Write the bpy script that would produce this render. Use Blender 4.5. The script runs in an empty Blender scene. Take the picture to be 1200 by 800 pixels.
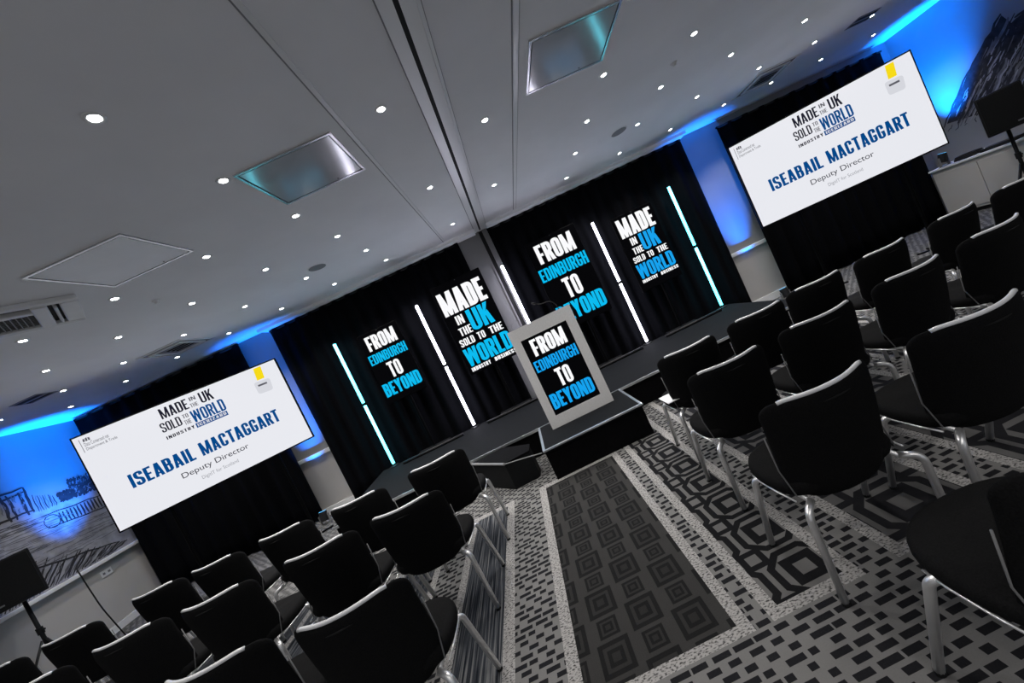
import bpy, bmesh, math, random
from mathutils import Vector, Matrix
random.seed(7)
PI = math.pi
SC = bpy.context.scene
COL = SC.collection

# ---------------------------------------------------------------- camera
F_PX, CX, CY = 458.0, 623.3, 388.4
RA, RB, RC = 0.0408877, -0.0307316, -0.4440336
def _rot():
    ca, sa, cb, sb, cc, sc = math.cos(RA), math.sin(RA), math.cos(RB), math.sin(RB), math.cos(RC), math.sin(RC)
    Rx = Matrix(((1, 0, 0), (0, ca, -sa), (0, sa, ca)))
    Ry = Matrix(((cb, 0, sb), (0, 1, 0), (-sb, 0, cb)))
    Rz = Matrix(((cc, -sc, 0), (sc, cc, 0), (0, 0, 1)))
    return Rz @ Rx @ Ry
_M = _rot()
def _w(r): return Vector((r[0], r[2], -r[1]))
cam_d = bpy.data.cameras.new('camera')
cam = bpy.data.objects.new('camera', cam_d)
COL.objects.link(cam)
_r, _u, _f = _w(_M[0]), -_w(_M[1]), _w(_M[2])
cam.matrix_world = Matrix(((_r.x, _u.x, -_f.x, 0), (_r.y, _u.y, -_f.y, 0), (_r.z, _u.z, -_f.z, 1.53), (0, 0, 0, 1)))
cam_d.sensor_width = 36.0
cam_d.lens = F_PX * 36.0 / 1200.0
cam_d.shift_x = -(CX - 600.0) / 1200.0
cam_d.shift_y = (CY - 400.0) / 1200.0
cam_d.clip_start = 0.05
SC.camera = cam

# ---------------------------------------------------------------- world, exposure, light levels
W = bpy.data.worlds.new('world'); SC.world = W; W.use_nodes = True
W.node_tree.nodes['Background'].inputs[0].default_value = (0.90, 0.93, 1.0, 1)
W.node_tree.nodes['Background'].inputs[1].default_value = 0.38
SC.view_settings.view_transform = 'Standard'
SC.view_settings.look = 'None'
SC.view_settings.exposure = 0.0
SC.view_settings.gamma = 1.0
SC.view_settings.use_curve_mapping = False
DOWN_W = 40.0          # watts of each ceiling downlight
DOWN_GLOW = 40.0
TUBE_WHITE = (19.0, 18.5, 22.5)
TUBE_CYAN = (0.62, 7.5, 9.5)
SCREEN_WHITE = (0.80, 0.81, 0.86)
BLUE_W = 3000.0
BLUE = (0.0, 0.17, 1.0)

ROOM_L, ROOM_R, BACK, FRONT, CEIL = -6.9, 7.65, 6.42, -3.0, 3.11

# ---------------------------------------------------------------- materials
def mat(name, col, rough=0.6, metal=0.0, spec=0.5, emit=None, noise=0.0, nscale=40.0, bump=0.0, coat=0.0):
    m = bpy.data.materials.new(name); m.use_nodes = True
    nt = m.node_tree; b = nt.nodes['Principled BSDF']
    b.inputs['Base Color'].default_value = (*col, 1)
    b.inputs['Roughness'].default_value = rough
    b.inputs['Metallic'].default_value = metal
    b.inputs['Specular IOR Level'].default_value = spec
    b.inputs['Coat Weight'].default_value = coat
    b.inputs['Coat Roughness'].default_value = 0.12
    if emit:
        b.inputs['Emission Color'].default_value = (*[c / max(emit) for c in emit], 1)
        b.inputs['Emission Strength'].default_value = max(emit)
    if noise or bump:
        tc = nt.nodes.new('ShaderNodeTexCoord'); n = nt.nodes.new('ShaderNodeTexNoise')
        n.inputs['Scale'].default_value = nscale; n.inputs['Detail'].default_value = 4
        nt.links.new(tc.outputs['Object'], n.inputs['Vector'])
        if noise:
            r = nt.nodes.new('ShaderNodeValToRGB')
            r.color_ramp.elements[0].position = 0.3; r.color_ramp.elements[1].position = 0.7
            r.color_ramp.elements[0].color = (*[c * (1 - noise) for c in col], 1)
            r.color_ramp.elements[1].color = (*[min(1, c * (1 + noise)) for c in col], 1)
            nt.links.new(n.outputs['Fac'], r.inputs['Fac']); nt.links.new(r.outputs['Color'], b.inputs['Base Color'])
        if bump:
            bp = nt.nodes.new('ShaderNodeBump'); bp.inputs['Strength'].default_value = bump
            bp.inputs['Distance'].default_value = 0.004
            nt.links.new(n.outputs['Fac'], bp.inputs['Height']); nt.links.new(bp.outputs['Normal'], b.inputs['Normal'])
    return m

M = {}
M['ceiling'] = mat('ceiling_paint', (0.84, 0.835, 0.845), 0.85, noise=0.03, nscale=2.0)
M['trim'] = mat('ceiling_trim', (0.80, 0.80, 0.80), 0.3)
M['wall'] = mat('wall_paint', (0.24, 0.24, 0.24), 0.8, noise=0.03, nscale=3.0)
M['dado'] = mat('dado_paint', (0.50, 0.48, 0.46), 0.6, noise=0.03, nscale=3.0)
M['pillar'] = mat('partition_grey', (0.19, 0.19, 0.192), 0.55, noise=0.03, nscale=5)
M['curtain'] = mat('black_drape', (0.0030, 0.0032, 0.0042), 0.95, spec=0.04, noise=0.3, nscale=60)
M['fabric'] = mat('black_upholstery', (0.0090, 0.0090, 0.0093), 0.9, spec=0.06, noise=0.35, nscale=220, bump=0.4)
M['chrome'] = mat('chrome', (0.90, 0.90, 0.90), 0.36, metal=0.85, noise=0.02, nscale=30)
M['trimbar'] = mat('satin_aluminium', (0.97, 0.97, 0.97), 0.25, metal=0.0, spec=1.0, noise=0.02, nscale=30)
M['black'] = mat('black_plastic', (0.010, 0.010, 0.011), 0.5, spec=0.3, noise=0.2, nscale=90)
M['rubber'] = mat('black_rubber', (0.012, 0.012, 0.012), 0.7, spec=0.2, noise=0.2, nscale=90)
M['deck'] = mat('stage_carpet', (0.011, 0.012, 0.0135), 0.9, spec=0.04, noise=0.35, nscale=160, bump=0.3)
M['skirt'] = mat('stage_skirt', (0.0035, 0.0035, 0.004), 0.85, spec=0.05, noise=0.3, nscale=40)
M['step'] = mat('step_board', (0.006, 0.0065, 0.007), 0.6, spec=0.15, noise=0.2, nscale=40)
M['alu'] = mat('aluminium_edge', (0.78, 0.80, 0.82), 0.3, metal=0.9, noise=0.03, nscale=30)
M['lectern'] = mat('lectern_grey', (0.74, 0.73, 0.72), 0.5, noise=0.05, nscale=60)
M['lcd'] = mat('lcd_black', (0.0012, 0.0012, 0.0016), 0.35, spec=0.02, emit=(0.0010, 0.0010, 0.0014), noise=0.05)
M['bezel'] = mat('bezel_black', (0.0018, 0.0018, 0.002), 0.5, spec=0.04, noise=0.1)
M['txt_white'] = mat('lit_white', (0.02, 0.02, 0.02), 0.4, spec=0.0, emit=(0.95, 0.95, 0.97), noise=0.02)
M['txt_cyan'] = mat('lit_cyan', (0.01, 0.02, 0.02), 0.4, spec=0.0, emit=(0.0, 0.49, 0.86), noise=0.02)
M['txt_blue'] = mat('lit_sky_blue', (0.01, 0.02, 0.02), 0.4, spec=0.0, emit=(0.004, 0.35, 0.84), noise=0.02)
M['scr'] = mat('lit_screen', (0.02, 0.02, 0.02), 0.5, spec=0.0, emit=SCREEN_WHITE, noise=0.02)
M['scr_navy'] = mat('lit_navy', (0.002, 0.008, 0.03), 0.5, spec=0.0, emit=(0.0, 0.060, 0.235), noise=0.02)
M['scr_ink'] = mat('lit_ink', (0.004, 0.004, 0.008), 0.5, spec=0.0, emit=(0.010, 0.010, 0.020), noise=0.02)
M['scr_grey'] = mat('lit_grey', (0.02, 0.02, 0.02), 0.5, spec=0.0, emit=(0.10, 0.10, 0.12), noise=0.02)
M['scr_pale'] = mat('lit_pale', (0.02, 0.02, 0.02), 0.5, spec=0.0, emit=(0.66, 0.67, 0.72), noise=0.02)
M['scr_mid'] = mat('lit_mid', (0.02, 0.02, 0.02), 0.5, spec=0.0, emit=(0.30, 0.31, 0.34), noise=0.02)
M['scr_yellow'] = mat('lit_yellow', (0.02, 0.02, 0.0), 0.5, spec=0.0, emit=(0.92, 0.70, 0.01), noise=0.02)
M['tube_white'] = mat('tube_white', (0.8, 0.8, 0.8), 0.4, emit=TUBE_WHITE, noise=0.01)
M['tube_cyan'] = mat('tube_cyan', (0.8, 0.8, 0.8), 0.4, emit=TUBE_CYAN, noise=0.01)
M['lamp'] = mat('downlight_lens', (0.9, 0.9, 0.9), 0.3, emit=(DOWN_GLOW, DOWN_GLOW, DOWN_GLOW), noise=0.01)
M['blue_lens'] = mat('uplight_lens', (0.05, 0.2, 0.4), 0.3, emit=(0.25, 1.1, 2.0), noise=0.01)
M['bezel_ring'] = mat('downlight_ring', (0.75, 0.75, 0.75), 0.4, metal=0.1, noise=0.02)
M['hatch'] = mat('hatch_lid', (0.50, 0.51, 0.53), 0.16, spec=0.6, noise=0.02, nscale=6, coat=0.8)
M['hatch_matt'] = mat('hatch_lid_matt', (0.93, 0.94, 0.97), 0.5, noise=0.02, nscale=6)
M['hatch_rim'] = mat('hatch_rim', (0.62, 0.63, 0.65), 0.25, metal=0.6, noise=0.02, nscale=20)
M['ac'] = mat('cassette_white', (0.66, 0.66, 0.66), 0.45, noise=0.03, nscale=12)
M['dark'] = mat('dark_recess', (0.004, 0.004, 0.004), 0.8, noise=0.2)  # near-black, also stands in for shade in slots modelled too shallow
M['grey'] = mat('vent_grey', (0.24, 0.24, 0.25), 0.6, noise=0.1, nscale=80)
M['mural_dark'] = mat('charcoal_paint', (0.022, 0.022, 0.026), 0.9, noise=0.5, nscale=14)
M['mural_mid'] = mat('graphite_paint', (0.13, 0.13, 0.14), 0.9, noise=0.4, nscale=9)
M['mural_pale'] = mat('chalk_paint', (0.30, 0.30, 0.32), 0.9, noise=0.25, nscale=9)

# --- carpet materials: small expression builder over math nodes
class X:
    nt = None
    def __init__(s, sock): s.s = sock
    @staticmethod
    def op(o, *a):
        n = X.nt.nodes.new('ShaderNodeMath'); n.operation = o
        for i, v in enumerate(a):
            if isinstance(v, X): X.nt.links.new(v.s, n.inputs[i])
            else: n.inputs[i].default_value = v
        return X(n.outputs[0])
    def __add__(s, o): return X.op('ADD', s, o)
    def __sub__(s, o): return X.op('SUBTRACT', s, o)
    def __mul__(s, o): return X.op('MULTIPLY', s, o)
    def __truediv__(s, o): return X.op('DIVIDE', s, o)
    def __lt__(s, o): return X.op('LESS_THAN', s, o)
    def __gt__(s, o): return X.op('GREATER_THAN', s, o)
    def fract(s): return X.op('FRACT', s)
    def floor(s): return X.op('FLOOR', s)
    def abs(s): return X.op('ABSOLUTE', s)
    def sin(s): return X.op('SINE', s)
    def max(s, o): return X.op('MAXIMUM', s, o)
    def min(s, o): return X.op('MINIMUM', s, o)

def carpet(name, fn, cols, fuzz=0.25):
    """fn(x, y, noise) gives a 0..1 value blended over cols"""
    m = bpy.data.materials.new(name); m.use_nodes = True
    nt = m.node_tree; X.nt = nt; b = nt.nodes['Principled BSDF']
    b.inputs['Roughness'].default_value = 0.95; b.inputs['Specular IOR Level'].default_value = 0.1
    tc = nt.nodes.new('ShaderNodeTexCoord'); sp = nt.nodes.new('ShaderNodeSeparateXYZ')
    nt.links.new(tc.outputs['Object'], sp.inputs[0])
    n = nt.nodes.new('ShaderNodeTexNoise'); n.inputs['Scale'].default_value = 160; n.inputs['Detail'].default_value = 3
    nt.links.new(tc.outputs['Object'], n.inputs['Vector'])
    n2 = nt.nodes.new('ShaderNodeTexNoise'); n2.inputs['Scale'].default_value = 9; n2.inputs['Detail'].default_value = 3
    nt.links.new(tc.outputs['Object'], n2.inputs['Vector'])
    v = fn(X(sp.outputs[0]), X(sp.outputs[1]), nt, tc)
    v = v + (X(n.outputs[0]) - 0.5) * fuzz + (X(n2.outputs[0]) - 0.5) * 0.15
    r = nt.nodes.new('ShaderNodeValToRGB')
    r.color_ramp.elements[0].color = (*cols[0], 1); r.color_ramp.elements[1].color = (*cols[-1], 1)
    for i in range(1, len(cols) - 1):
        e = r.color_ramp.elements.new(i / (len(cols) - 1)); e.color = (*cols[i], 1)
    nt.links.new(v.s, r.inputs['Fac']); nt.links.new(r.outputs['Color'], b.inputs['Base Color'])
    return m
def f_dash(x, y, nt, tc):
    row = (y / 0.044).floor(); fr = (y / 0.044).fract()
    h = ((row * 12.9898).sin() * 43758.5453).fract()
    u = x / 0.092 + (row * 0.5).fract() + h * 0.12
    c = u.floor(); fu = u.fract()
    h2 = ((c * 78.233 + row * 37.719).sin() * 24634.6345).fract()
    ln = h2 * 0.58 + 0.34
    return X.op('SUBTRACT', 1.0, (fr < 0.60) * (fu < ln)) * 0.85
def cell(v, o, p): return ((v - o) / p + 0.5).fract() * p - p * 0.5
def f_sq(x, y, nt, tc):
    def col(xo, yb, ys):
        dx = cell(x, xo, 0.382).abs()
        db = (dx / 0.078).max(cell(y, yb, 0.333).abs() / 0.088)
        ds = (dx / 0.052).max(cell(y, ys, 0.333).abs() / 0.056)
        def rings(d): return (d < 1.0) * 0.55 - ((d < 0.72) * 0.38) + ((d < 0.5) * 0.40) - ((d < 0.26) * 0.32)
        return rings(db) + rings(ds)
    return X.op('SUBTRACT', 0.62, col(-0.226, 1.678, 1.8445) + col(-0.036, 1.841, 1.6745))
def f_hex(x, y, nt, tc, xo=0.70, yo=1.656, px=0.31, py=0.305, k=1.0):
    dx = cell(x, xo, px).abs(); dy = cell(y, yo, py).abs()
    do = dx.max(dy).max((dx + dy) * 0.68) / k
    ex = cell(x, xo - px / 2, px).abs(); ey = cell(y, yo + py / 2, py).abs()
    ds = ex.max(ey) / k
    a = (do < 0.143) * 1.0 - (do < 0.110) * 1.0 + ((dx.max(dy) / k < 0.080) * 1.0 - (dx.max(dy) / k < 0.036) * 1.0)
    b = (ds < 0.062) * 1.0 - (ds < 0.030) * 1.0
    return X.op('SUBTRACT', 0.8, (a + b) * 0.8)
def f_stripe(x, y, nt, tc):
    mp = nt.nodes.new('ShaderNodeMapping'); mp.inputs['Scale'].default_value = (95, 1.8, 1)
    n = nt.nodes.new('ShaderNodeTexNoise'); n.inputs['Scale'].default_value = 1.0; n.inputs['Detail'].default_value = 2
    nt.links.new(tc.outputs['Object'], mp.inputs['Vector']); nt.links.new(mp.outputs['Vector'], n.inputs['Vector'])
    return (X(n.outputs[0]) - 0.5) * 3.2 + 0.4
def f_speck(x, y, nt, tc):
    mp = nt.nodes.new('ShaderNodeMapping'); mp.inputs['Scale'].default_value = (70, 130, 1); mp.inputs['Rotation'].default_value = (0, 0, 0.5)
    n = nt.nodes.new('ShaderNodeTexNoise'); n.inputs['Scale'].default_value = 1.0; n.inputs['Detail'].default_value = 3
    nt.links.new(tc.outputs['Object'], mp.inputs['Vector']); nt.links.new(mp.outputs['Vector'], n.inputs['Vector'])
    return (X(n.outputs[0]) - 0.5) * 4.5 + 0.62
DK, MD, LT = (0.012, 0.012, 0.014), (0.155, 0.150, 0.148), (0.40, 0.385, 0.375)
M['c_dash'] = carpet('carpet_dashes', f_dash, [DK, (0.038, 0.038, 0.038), (0.14, 0.137, 0.134), (0.18, 0.176, 0.172)])
M['c_sq'] = carpet('carpet_squares', f_sq, [(0.008, 0.008, 0.0085), (0.019, 0.0185, 0.018), (0.036, 0.035, 0.034), (0.060, 0.058, 0.056)])
M['c_hex'] = carpet('carpet_octagons', f_hex, [(0.008, 0.008, 0.009), (0.030, 0.030, 0.030), (0.112, 0.109, 0.106), (0.145, 0.141, 0.138)], 0.18)
M['c_hex2'] = carpet('carpet_large_octagons', lambda x, y, nt, tc: f_hex(x, y, nt, tc, 1.28, 1.72, 0.40, 0.40, 1.3), [DK, (0.035, 0.035, 0.036), (0.085, 0.083, 0.083), (0.11, 0.108, 0.106)], 0.18)
M['c_stripe'] = carpet('carpet_streaks', f_stripe, [(0.010, 0.012, 0.017), (0.05, 0.054, 0.062), (0.17, 0.17, 0.17)], 0.2)
M['c_speck'] = carpet('carpet_speckle', f_speck, [(0.045, 0.044, 0.043), (0.20, 0.195, 0.19), (0.31, 0.30, 0.29), (0.34, 0.33, 0.32)], 0.5)

# ---------------------------------------------------------------- mesh builder
class MB:
    def __init__(s): s.v = []; s.f = []; s.mi = []; s.m = 0
    def add(s, vs, fs):
        o = len(s.v); s.v += [tuple(v) for v in vs]
        for f in fs: s.f.append([i + o for i in f]); s.mi.append(s.m)
        return s
    def box(s, x0, x1, y0, y1, z0, z1, T=None):
        vs = [(x, y, z) for z in (z0, z1) for y in (y0, y1) for x in (x0, x1)]
        if T: vs = [T @ Vector(v) for v in vs]
        return s.add(vs, [(0, 2, 3, 1), (4, 5, 7, 6), (0, 1, 5, 4), (2, 6, 7, 3), (0, 4, 6, 2), (1, 3, 7, 5)])
    def prism(s, poly, axis_fn, a, b):
        """poly 2D, axis_fn(u, v, w) -> 3D, extruded w from a to b"""
        n = len(poly)
        vs = [axis_fn(u, v, a) for u, v in poly] + [axis_fn(u, v, b) for u, v in poly]
        fs = [list(range(n))[::-1], list(range(n, 2 * n))] + [(i, (i + 1) % n, n + (i + 1) % n, n + i) for i in range(n)]
        return s.add(vs, fs)
    def tube(s, path, r, n=10, closed=False, caps=True):
        P = [Vector(p) for p in path]; m = len(P); rings = []
        prev = None
        for i, p in enumerate(P):
            if closed: t = (P[(i + 1) % m] - P[i - 1])
            else: t = P[min(i + 1, m - 1)] - P[max(i - 1, 0)]
            t.normalize()
            if prev is None:
                a = Vector((0, 0, 1)) if abs(t.z) < 0.9 else Vector((1, 0, 0))
                u = t.cross(a).normalized()
            else:
                u = (prev - t * prev.dot(t)).normalized()
            prev = u; w = t.cross(u)
            rr = r[i] if isinstance(r, (list, tuple)) else r
            rings.append([p + (u * math.cos(2 * PI * k / n) + w * math.sin(2 * PI * k / n)) * rr for k in range(n)])
        vs = [v for R in rings for v in R]; fs = []
        for i in range(m if closed else m - 1):
            j = (i + 1) % m
            for k in range(n):
                k2 = (k + 1) % n
                fs.append((i * n + k, i * n + k2, j * n + k2, j * n + k))
        if caps and not closed:
            fs.append(list(range(n))[::-1]); fs.append([(m - 1) * n + k for k in range(n)])
        return s.add(vs, fs)
    def lathe(s, prof, c=(0, 0, 0), n=20):
        vs = []; m = len(prof)
        for r, z in prof:
            for k in range(n):
                a = 2 * PI * k / n; vs.append((c[0] + r * math.cos(a), c[1] + r * math.sin(a), c[2] + z))
        fs = [(i * n + k, i * n + (k + 1) % n, (i + 1) * n + (k + 1) % n, (i + 1) * n + k) for i in range(m - 1) for k in range(n)]
        fs.append(list(range(n))[::-1]); fs.append([(m - 1) * n + k for k in range(n)])
        return s.add(vs, fs)
    def build(s, name, mats, parent=None, smooth=False, bevel=0.0, loc=None):
        me = bpy.data.meshes.new(name); me.from_pydata(s.v, [], s.f)
        if not isinstance(mats, (list, tuple)): mats = [mats]
        for m in mats: me.materials.append(m)
        me.polygons.foreach_set('material_index', s.mi)
        if smooth: me.polygons.foreach_set('use_smooth', [True] * len(me.polygons))
        me.update()
        o = bpy.data.objects.new(name, me); COL.objects.link(o)
        if parent: o.parent = parent
        if loc: o.location = loc
        if bevel:
            b = o.modifiers.new('bevel', 'BEVEL'); b.width = bevel; b.segments = 2; b.limit_method = 'ANGLE'
        return o
def bevel_path(P, r, n=5):
    """round the inside corners of a polyline"""
    P = [Vector(p) for p in P]; out = [P[0]]
    for i in range(1, len(P) - 1):
        a, b, c = P[i - 1], P[i], P[i + 1]
        d = min(r, (a - b).length * 0.49, (c - b).length * 0.49)
        p, q = b + (a - b).normalized() * d, b + (c - b).normalized() * d
        for k in range(n + 1):
            t = k / n; out.append(p * (1 - t) ** 2 + b * 2 * t * (1 - t) + q * t * t)
    out.append(P[-1]); return out
def thing(name, label, cat, loc=(0, 0, 0), rz=0.0, group=None):
    o = bpy.data.objects.new(name, None); COL.objects.link(o)
    o.location = loc; o.rotation_euler = (0, 0, rz); o.empty_display_size = 0.1
    return tag(o, label, cat, group)
def tag(o, label, cat, group=None):
    o['label'] = label; o['category'] = cat
    if group: o['group'] = group
    return o
def struct(o): o['kind'] = 'structure'; return o
def dup(root, loc, rz, label, group=None):
    r = root.copy(); COL.objects.link(r); r.location = loc; r.rotation_euler = (0, 0, rz); r['label'] = label
    if group: r['group'] = group
    for ch in list(root.children):
        c = ch.copy(); COL.objects.link(c); c.parent = r
        for g in list(ch.children):
            d = g.copy(); COL.objects.link(d); d.parent = c
    return r
def spot(name, loc, to, watts, col, angle, blend, size, parent=None):
    d = bpy.data.lights.new(name, 'SPOT'); d.energy = watts; d.color = col; d.spot_size = angle; d.spot_blend = blend; d.shadow_soft_size = size
    o = bpy.data.objects.new(name, d); COL.objects.link(o); o.location = loc
    o.rotation_euler = (Vector(to) - Vector(loc)).to_track_quat('-Z', 'Y').to_euler()
    if parent: o.parent = parent
    return o
def ordinal(i): return ['first', 'second', 'third', 'fourth', 'fifth', 'sixth', 'seventh', 'eighth', 'ninth', 'tenth'][i]

# ================================================================ SETTING
# floor, one mesh whose zones carry the carpet's designs
xs = [ROOM_L, -2.75, -2.69, -2.25, -2.19, -1.83, -1.77, -1.44, -1.38, -1.16, -1.10, -0.796, -0.725, -0.465, -0.40, 0.29, 0.345, 0.425, 0.48, 0.79, 0.85, 1.0, 1.06, 1.5, 1.56, 1.72, 1.78, 2.3, 2.36, 2.55, 2.61, 3.2, 3.26, ROOM_R]
ys = [FRONT, 1.495, 1.55, 3.62, 3.69, BACK]
D, S, H, T, Q, B2 = 0, 1, 2, 3, 4, 5
colz = [T, S, T, S, D, S, T, S, D, S, T, S, D, S, Q, S, D, S, H, S, D, S, B2, S, D, S, B2, S, D, S, B2, S, D]
bordered = {}
fm = MB()
for i in range(len(xs) - 1):
    z = colz[i]
    for j in range(len(ys) - 1):
        k = z
        if j in (0,): k = D
        if j in (1, 3):
            nb = [colz[i]] + ([colz[i - 1]] if i else []) + ([colz[i + 1]] if i + 2 < len(xs) else [])
            k = S if any(q in (H, T, Q, B2) for q in nb) and z != D else D
        if j in (3, 4) and xs[i] > .42: k = z
        elif j == 4: k = D
        fm.m = k
        x0, x1, y0, y1 = xs[i], xs[i + 1], ys[j], ys[j + 1]
        fm.add([(x0, y0, 0), (x1, y0, 0), (x1, y1, 0), (x0, y1, 0)], [(0, 1, 2, 3)])
struct(fm.build('floor', [M['c_dash'], M['c_speck'], M['c_hex'], M['c_stripe'], M['c_sq'], M['c_hex2']]))
struct(MB().box(ROOM_L - .1, ROOM_R + .1, FRONT, BACK + .1, CEIL, CEIL + .1).build('ceiling', M['ceiling']))
RAIL = 0.97
def wall(name, mk):
    w = MB(); mk(w); return struct(w.build(name, M['wall']))
struct(MB().box(ROOM_L - .1, ROOM_R + .1, BACK, BACK + .1, 0, CEIL).build('wall_back', M['wall']))
struct(MB().box(ROOM_L - .1, ROOM_L, FRONT, BACK, 0, CEIL).build('wall_left', M['wall']))
struct(MB().box(ROOM_R, ROOM_R + .1, FRONT, BACK, 0, CEIL).build('wall_right', M['wall']))
# dado boarding, rail and skirting
struct(MB().box(ROOM_L, ROOM_L + .02, FRONT, BACK - .02, .1, RAIL - .03).build('trim_1', M['dado'], bevel=.004))
struct(MB().box(ROOM_L + .0, ROOM_L + .09, FRONT, BACK - .02, RAIL - .03, RAIL + .02).build('trim_2', M['trim'], bevel=.006))
struct(MB().box(ROOM_L, ROOM_L + .03, FRONT, BACK - .02, 0, .1).build('baseboard_left', M['trim'], bevel=.004))
for nm, x0, x1 in (('3', -4.6, -2.9), ('5', 3.2, 4.75)):
    struct(MB().box(x0, x1, BACK - .02, BACK, .1, RAIL - .03).build('trim_' + nm, M['dado'], bevel=.004))
    struct(MB().box(x0, x1, BACK - .06, BACK, RAIL - .03, RAIL + .03).build('trim_' + str(int(nm) + 1), M['trim'], bevel=.006))
    struct(MB().box(x0, x1, BACK - .035, BACK, 0, .12).build('baseboard_back' + ('' if nm == '3' else '_right'), M['trim'], bevel=.004))
struct(MB().box(ROOM_R - .03, ROOM_R, FRONT, BACK, 0, .1).build('baseboard_right', M['trim'], bevel=.004))
# ceiling strips, folding-wall track and bulkhead over the drapes
sm_ = MB(); sm_.box(-.446, -.420, FRONT, 6.1, CEIL - .010, CEIL); sm_.m = 1; sm_.box(-.456, -.446, FRONT, 6.1, CEIL - .003, CEIL)  # grey strip beside the seam is drawn as its shadow gap
struct(sm_.build('trim_7', [M['trim'], M['grey']]))
sm_ = MB(); sm_.box(.742, .780, FRONT, 6.1, CEIL - .010, CEIL); sm_.m = 1; sm_.box(.734, .742, FRONT, 6.1, CEIL - .003, CEIL); sm_.box(.780, .787, FRONT, 6.1, CEIL - .003, CEIL)  # grey strips on both sides are drawn as shadow gaps
struct(sm_.build('trim_8', [M['trim'], M['grey']]))
tr = MB()
tr.box(.055, .075, FRONT, 6.36, CEIL - .022, CEIL); tr.box(.235, .255, FRONT, 6.36, CEIL - .022, CEIL)
tr.box(.075, .130, FRONT, 6.36, CEIL - .010, CEIL); tr.box(.158, .235, FRONT, 6.36, CEIL - .010, CEIL)
tr.m = 2; tr.box(.047, .055, FRONT, 6.13, CEIL - .003, CEIL); tr.box(.255, .262, FRONT, 6.13, CEIL - .003, CEIL)
tr.m = 1; tr.box(.130, .158, FRONT, 6.36, CEIL - .002, CEIL - .0005)
struct(tr.build('trim_9', [M['trim'], M['dark'], M['grey']]))
bh = MB()
bh.box(-3.6, .05, 6.14, BACK, CEIL - .045, CEIL); bh.box(.26, 3.75, 6.14, BACK, CEIL - .045, CEIL)
struct(bh.build('trim_10', M['ceiling'], bevel=.004))
# grey folding-partition post between the two stage drapes
pp = MB()
pp.box(-.30, .075, 6.37, BACK, 0, CEIL - .02)
pp.box(.075, .098, 6.33, BACK, 0, CEIL - .02); pp.box(.160, .185, 6.33, BACK, 0, CEIL - .02); pp.box(.185, .27, 6.37, BACK, 0, CEIL - .02)
pp.m = 1; pp.box(.098, .160, 6.39, BACK, 0, CEIL - .02)
struct(pp.build('trim_11', [M['pillar'], M['dark']]))

# ---------------------------------------------------------------- wall drawings
def ribbon(mb, pts, w, fn):
    P = [Vector((p[0], p[1])) for p in pts]; vs = []
    n = len(P)
    for i, p in enumerate(P):
        t = (P[min(i + 1, n - 1)] - P[max(i - 1, 0)]).normalized()
        nrm = Vector((-t.y, t.x)); k = w * (0.35 + 0.65 * math.sin(PI * (i + .5) / n))
        vs.append(fn(*(p + nrm * k))); vs.append(fn(*(p - nrm * k)))
    mb.add(vs, [(2 * i, 2 * i + 1, 2 * i + 3, 2 * i + 2) for i in range(n - 1)])
def wob(a, b, n=5, j=.015):
    return [(a[0] + (b[0] - a[0]) * i / n + random.uniform(-j, j), a[1] + (b[1] - a[1]) * i / n + random.uniform(-j, j)) for i in range(n + 1)]
def fnl(d): return lambda y, z: (ROOM_L + d, y, z)
def fnr(d): return lambda y, z: (ROOM_R - d, y, z)
ml = MB()
# left wall: ruined colonnade, terrace, balustrade and ploughed foreground (y along the wall, z up)
ml.m = 2
ground = [(3.4, .995), (6.38, .995), (6.38, 2.08), (6.0, 2.04), (5.74, 1.98), (5.5, 1.99), (5.1, 1.98), (4.4, 1.96), (3.4, 1.94)]
ml.add([fnl(.001)(*p) for p in ground], [tuple(range(len(ground)))])
def hatchl(mi, n, fy, fz, dy, dz, w0, w1, d):
    ml.m = mi
    for k in range(n):
        y, z = random.uniform(*fy), random.uniform(*fz); q = random.uniform(.5, 1)
        ribbon(ml, wob((y, z), (y + dy * q, z + dz * q), 4, .010), random.uniform(w0, w1), fnl(d + .00002 * k))
ml.m = 0
for k in range(26):                      # tall dark ruin
    y = 4.0 + k * .059
    if k % 3 == 2: continue
    ribbon(ml, wob((y, 1.99), (y + .01, 2.36 + random.uniform(-.05, .03)), 6, .010), random.uniform(.014, .026), fnl(.002 + .00003 * k))
for z in (2.35, 2.30, 2.02): ribbon(ml, wob((3.9, z), (5.49, z + random.uniform(-.01, .02)), 14, .014), .020, fnl(.003))
hatchl(1, 40, (4.0, 5.46), (2.0, 2.25), .02, .10, .004, .010, .0034)
for k in range(9):                       # paler columns beyond
    y = 5.53 + k * .025
    ml.m = k % 2; ribbon(ml, wob((y, 1.97), (y + .006, 2.22 - .012 * k), 4, .008), .007, fnl(.002))
hatchl(0, 120, (5.78, 5.98), (1.97, 2.10), .02, .05, .008, .018, .002)      # trees in the dip
hatchl(0, 200, (5.95, 6.34), (1.96, 2.22), .02, .06, .008, .022, .0025)
hatchl(1, 40, (5.95, 6.34), (2.0, 2.24), .03, .05, .004, .008, .0062)
ml.m = 0
for k in range(14):                      # balustrade
    y = 5.70 + k * .046
    ribbon(ml, wob((y, 1.70), (y, 1.86), 3, .006), .013, fnl(.002))
for z in (1.69, 1.88): ribbon(ml, wob((5.52, z + .02), (6.38, z - .02), 9, .008), .009, fnl(.0024))
for k in range(12):
    a = 2 * PI * k / 12; b = 2 * PI * (k + 1) / 12
    ribbon(ml, [(5.60 + .09 * math.cos(a), 1.79 + .09 * math.sin(a)), (5.60 + .09 * math.cos(b), 1.79 + .09 * math.sin(b))], .008, fnl(.002))
hatchl(1, 60, (3.8, 5.5), (1.72, 1.95), .45, -.02, .003, .006, .002)
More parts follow.
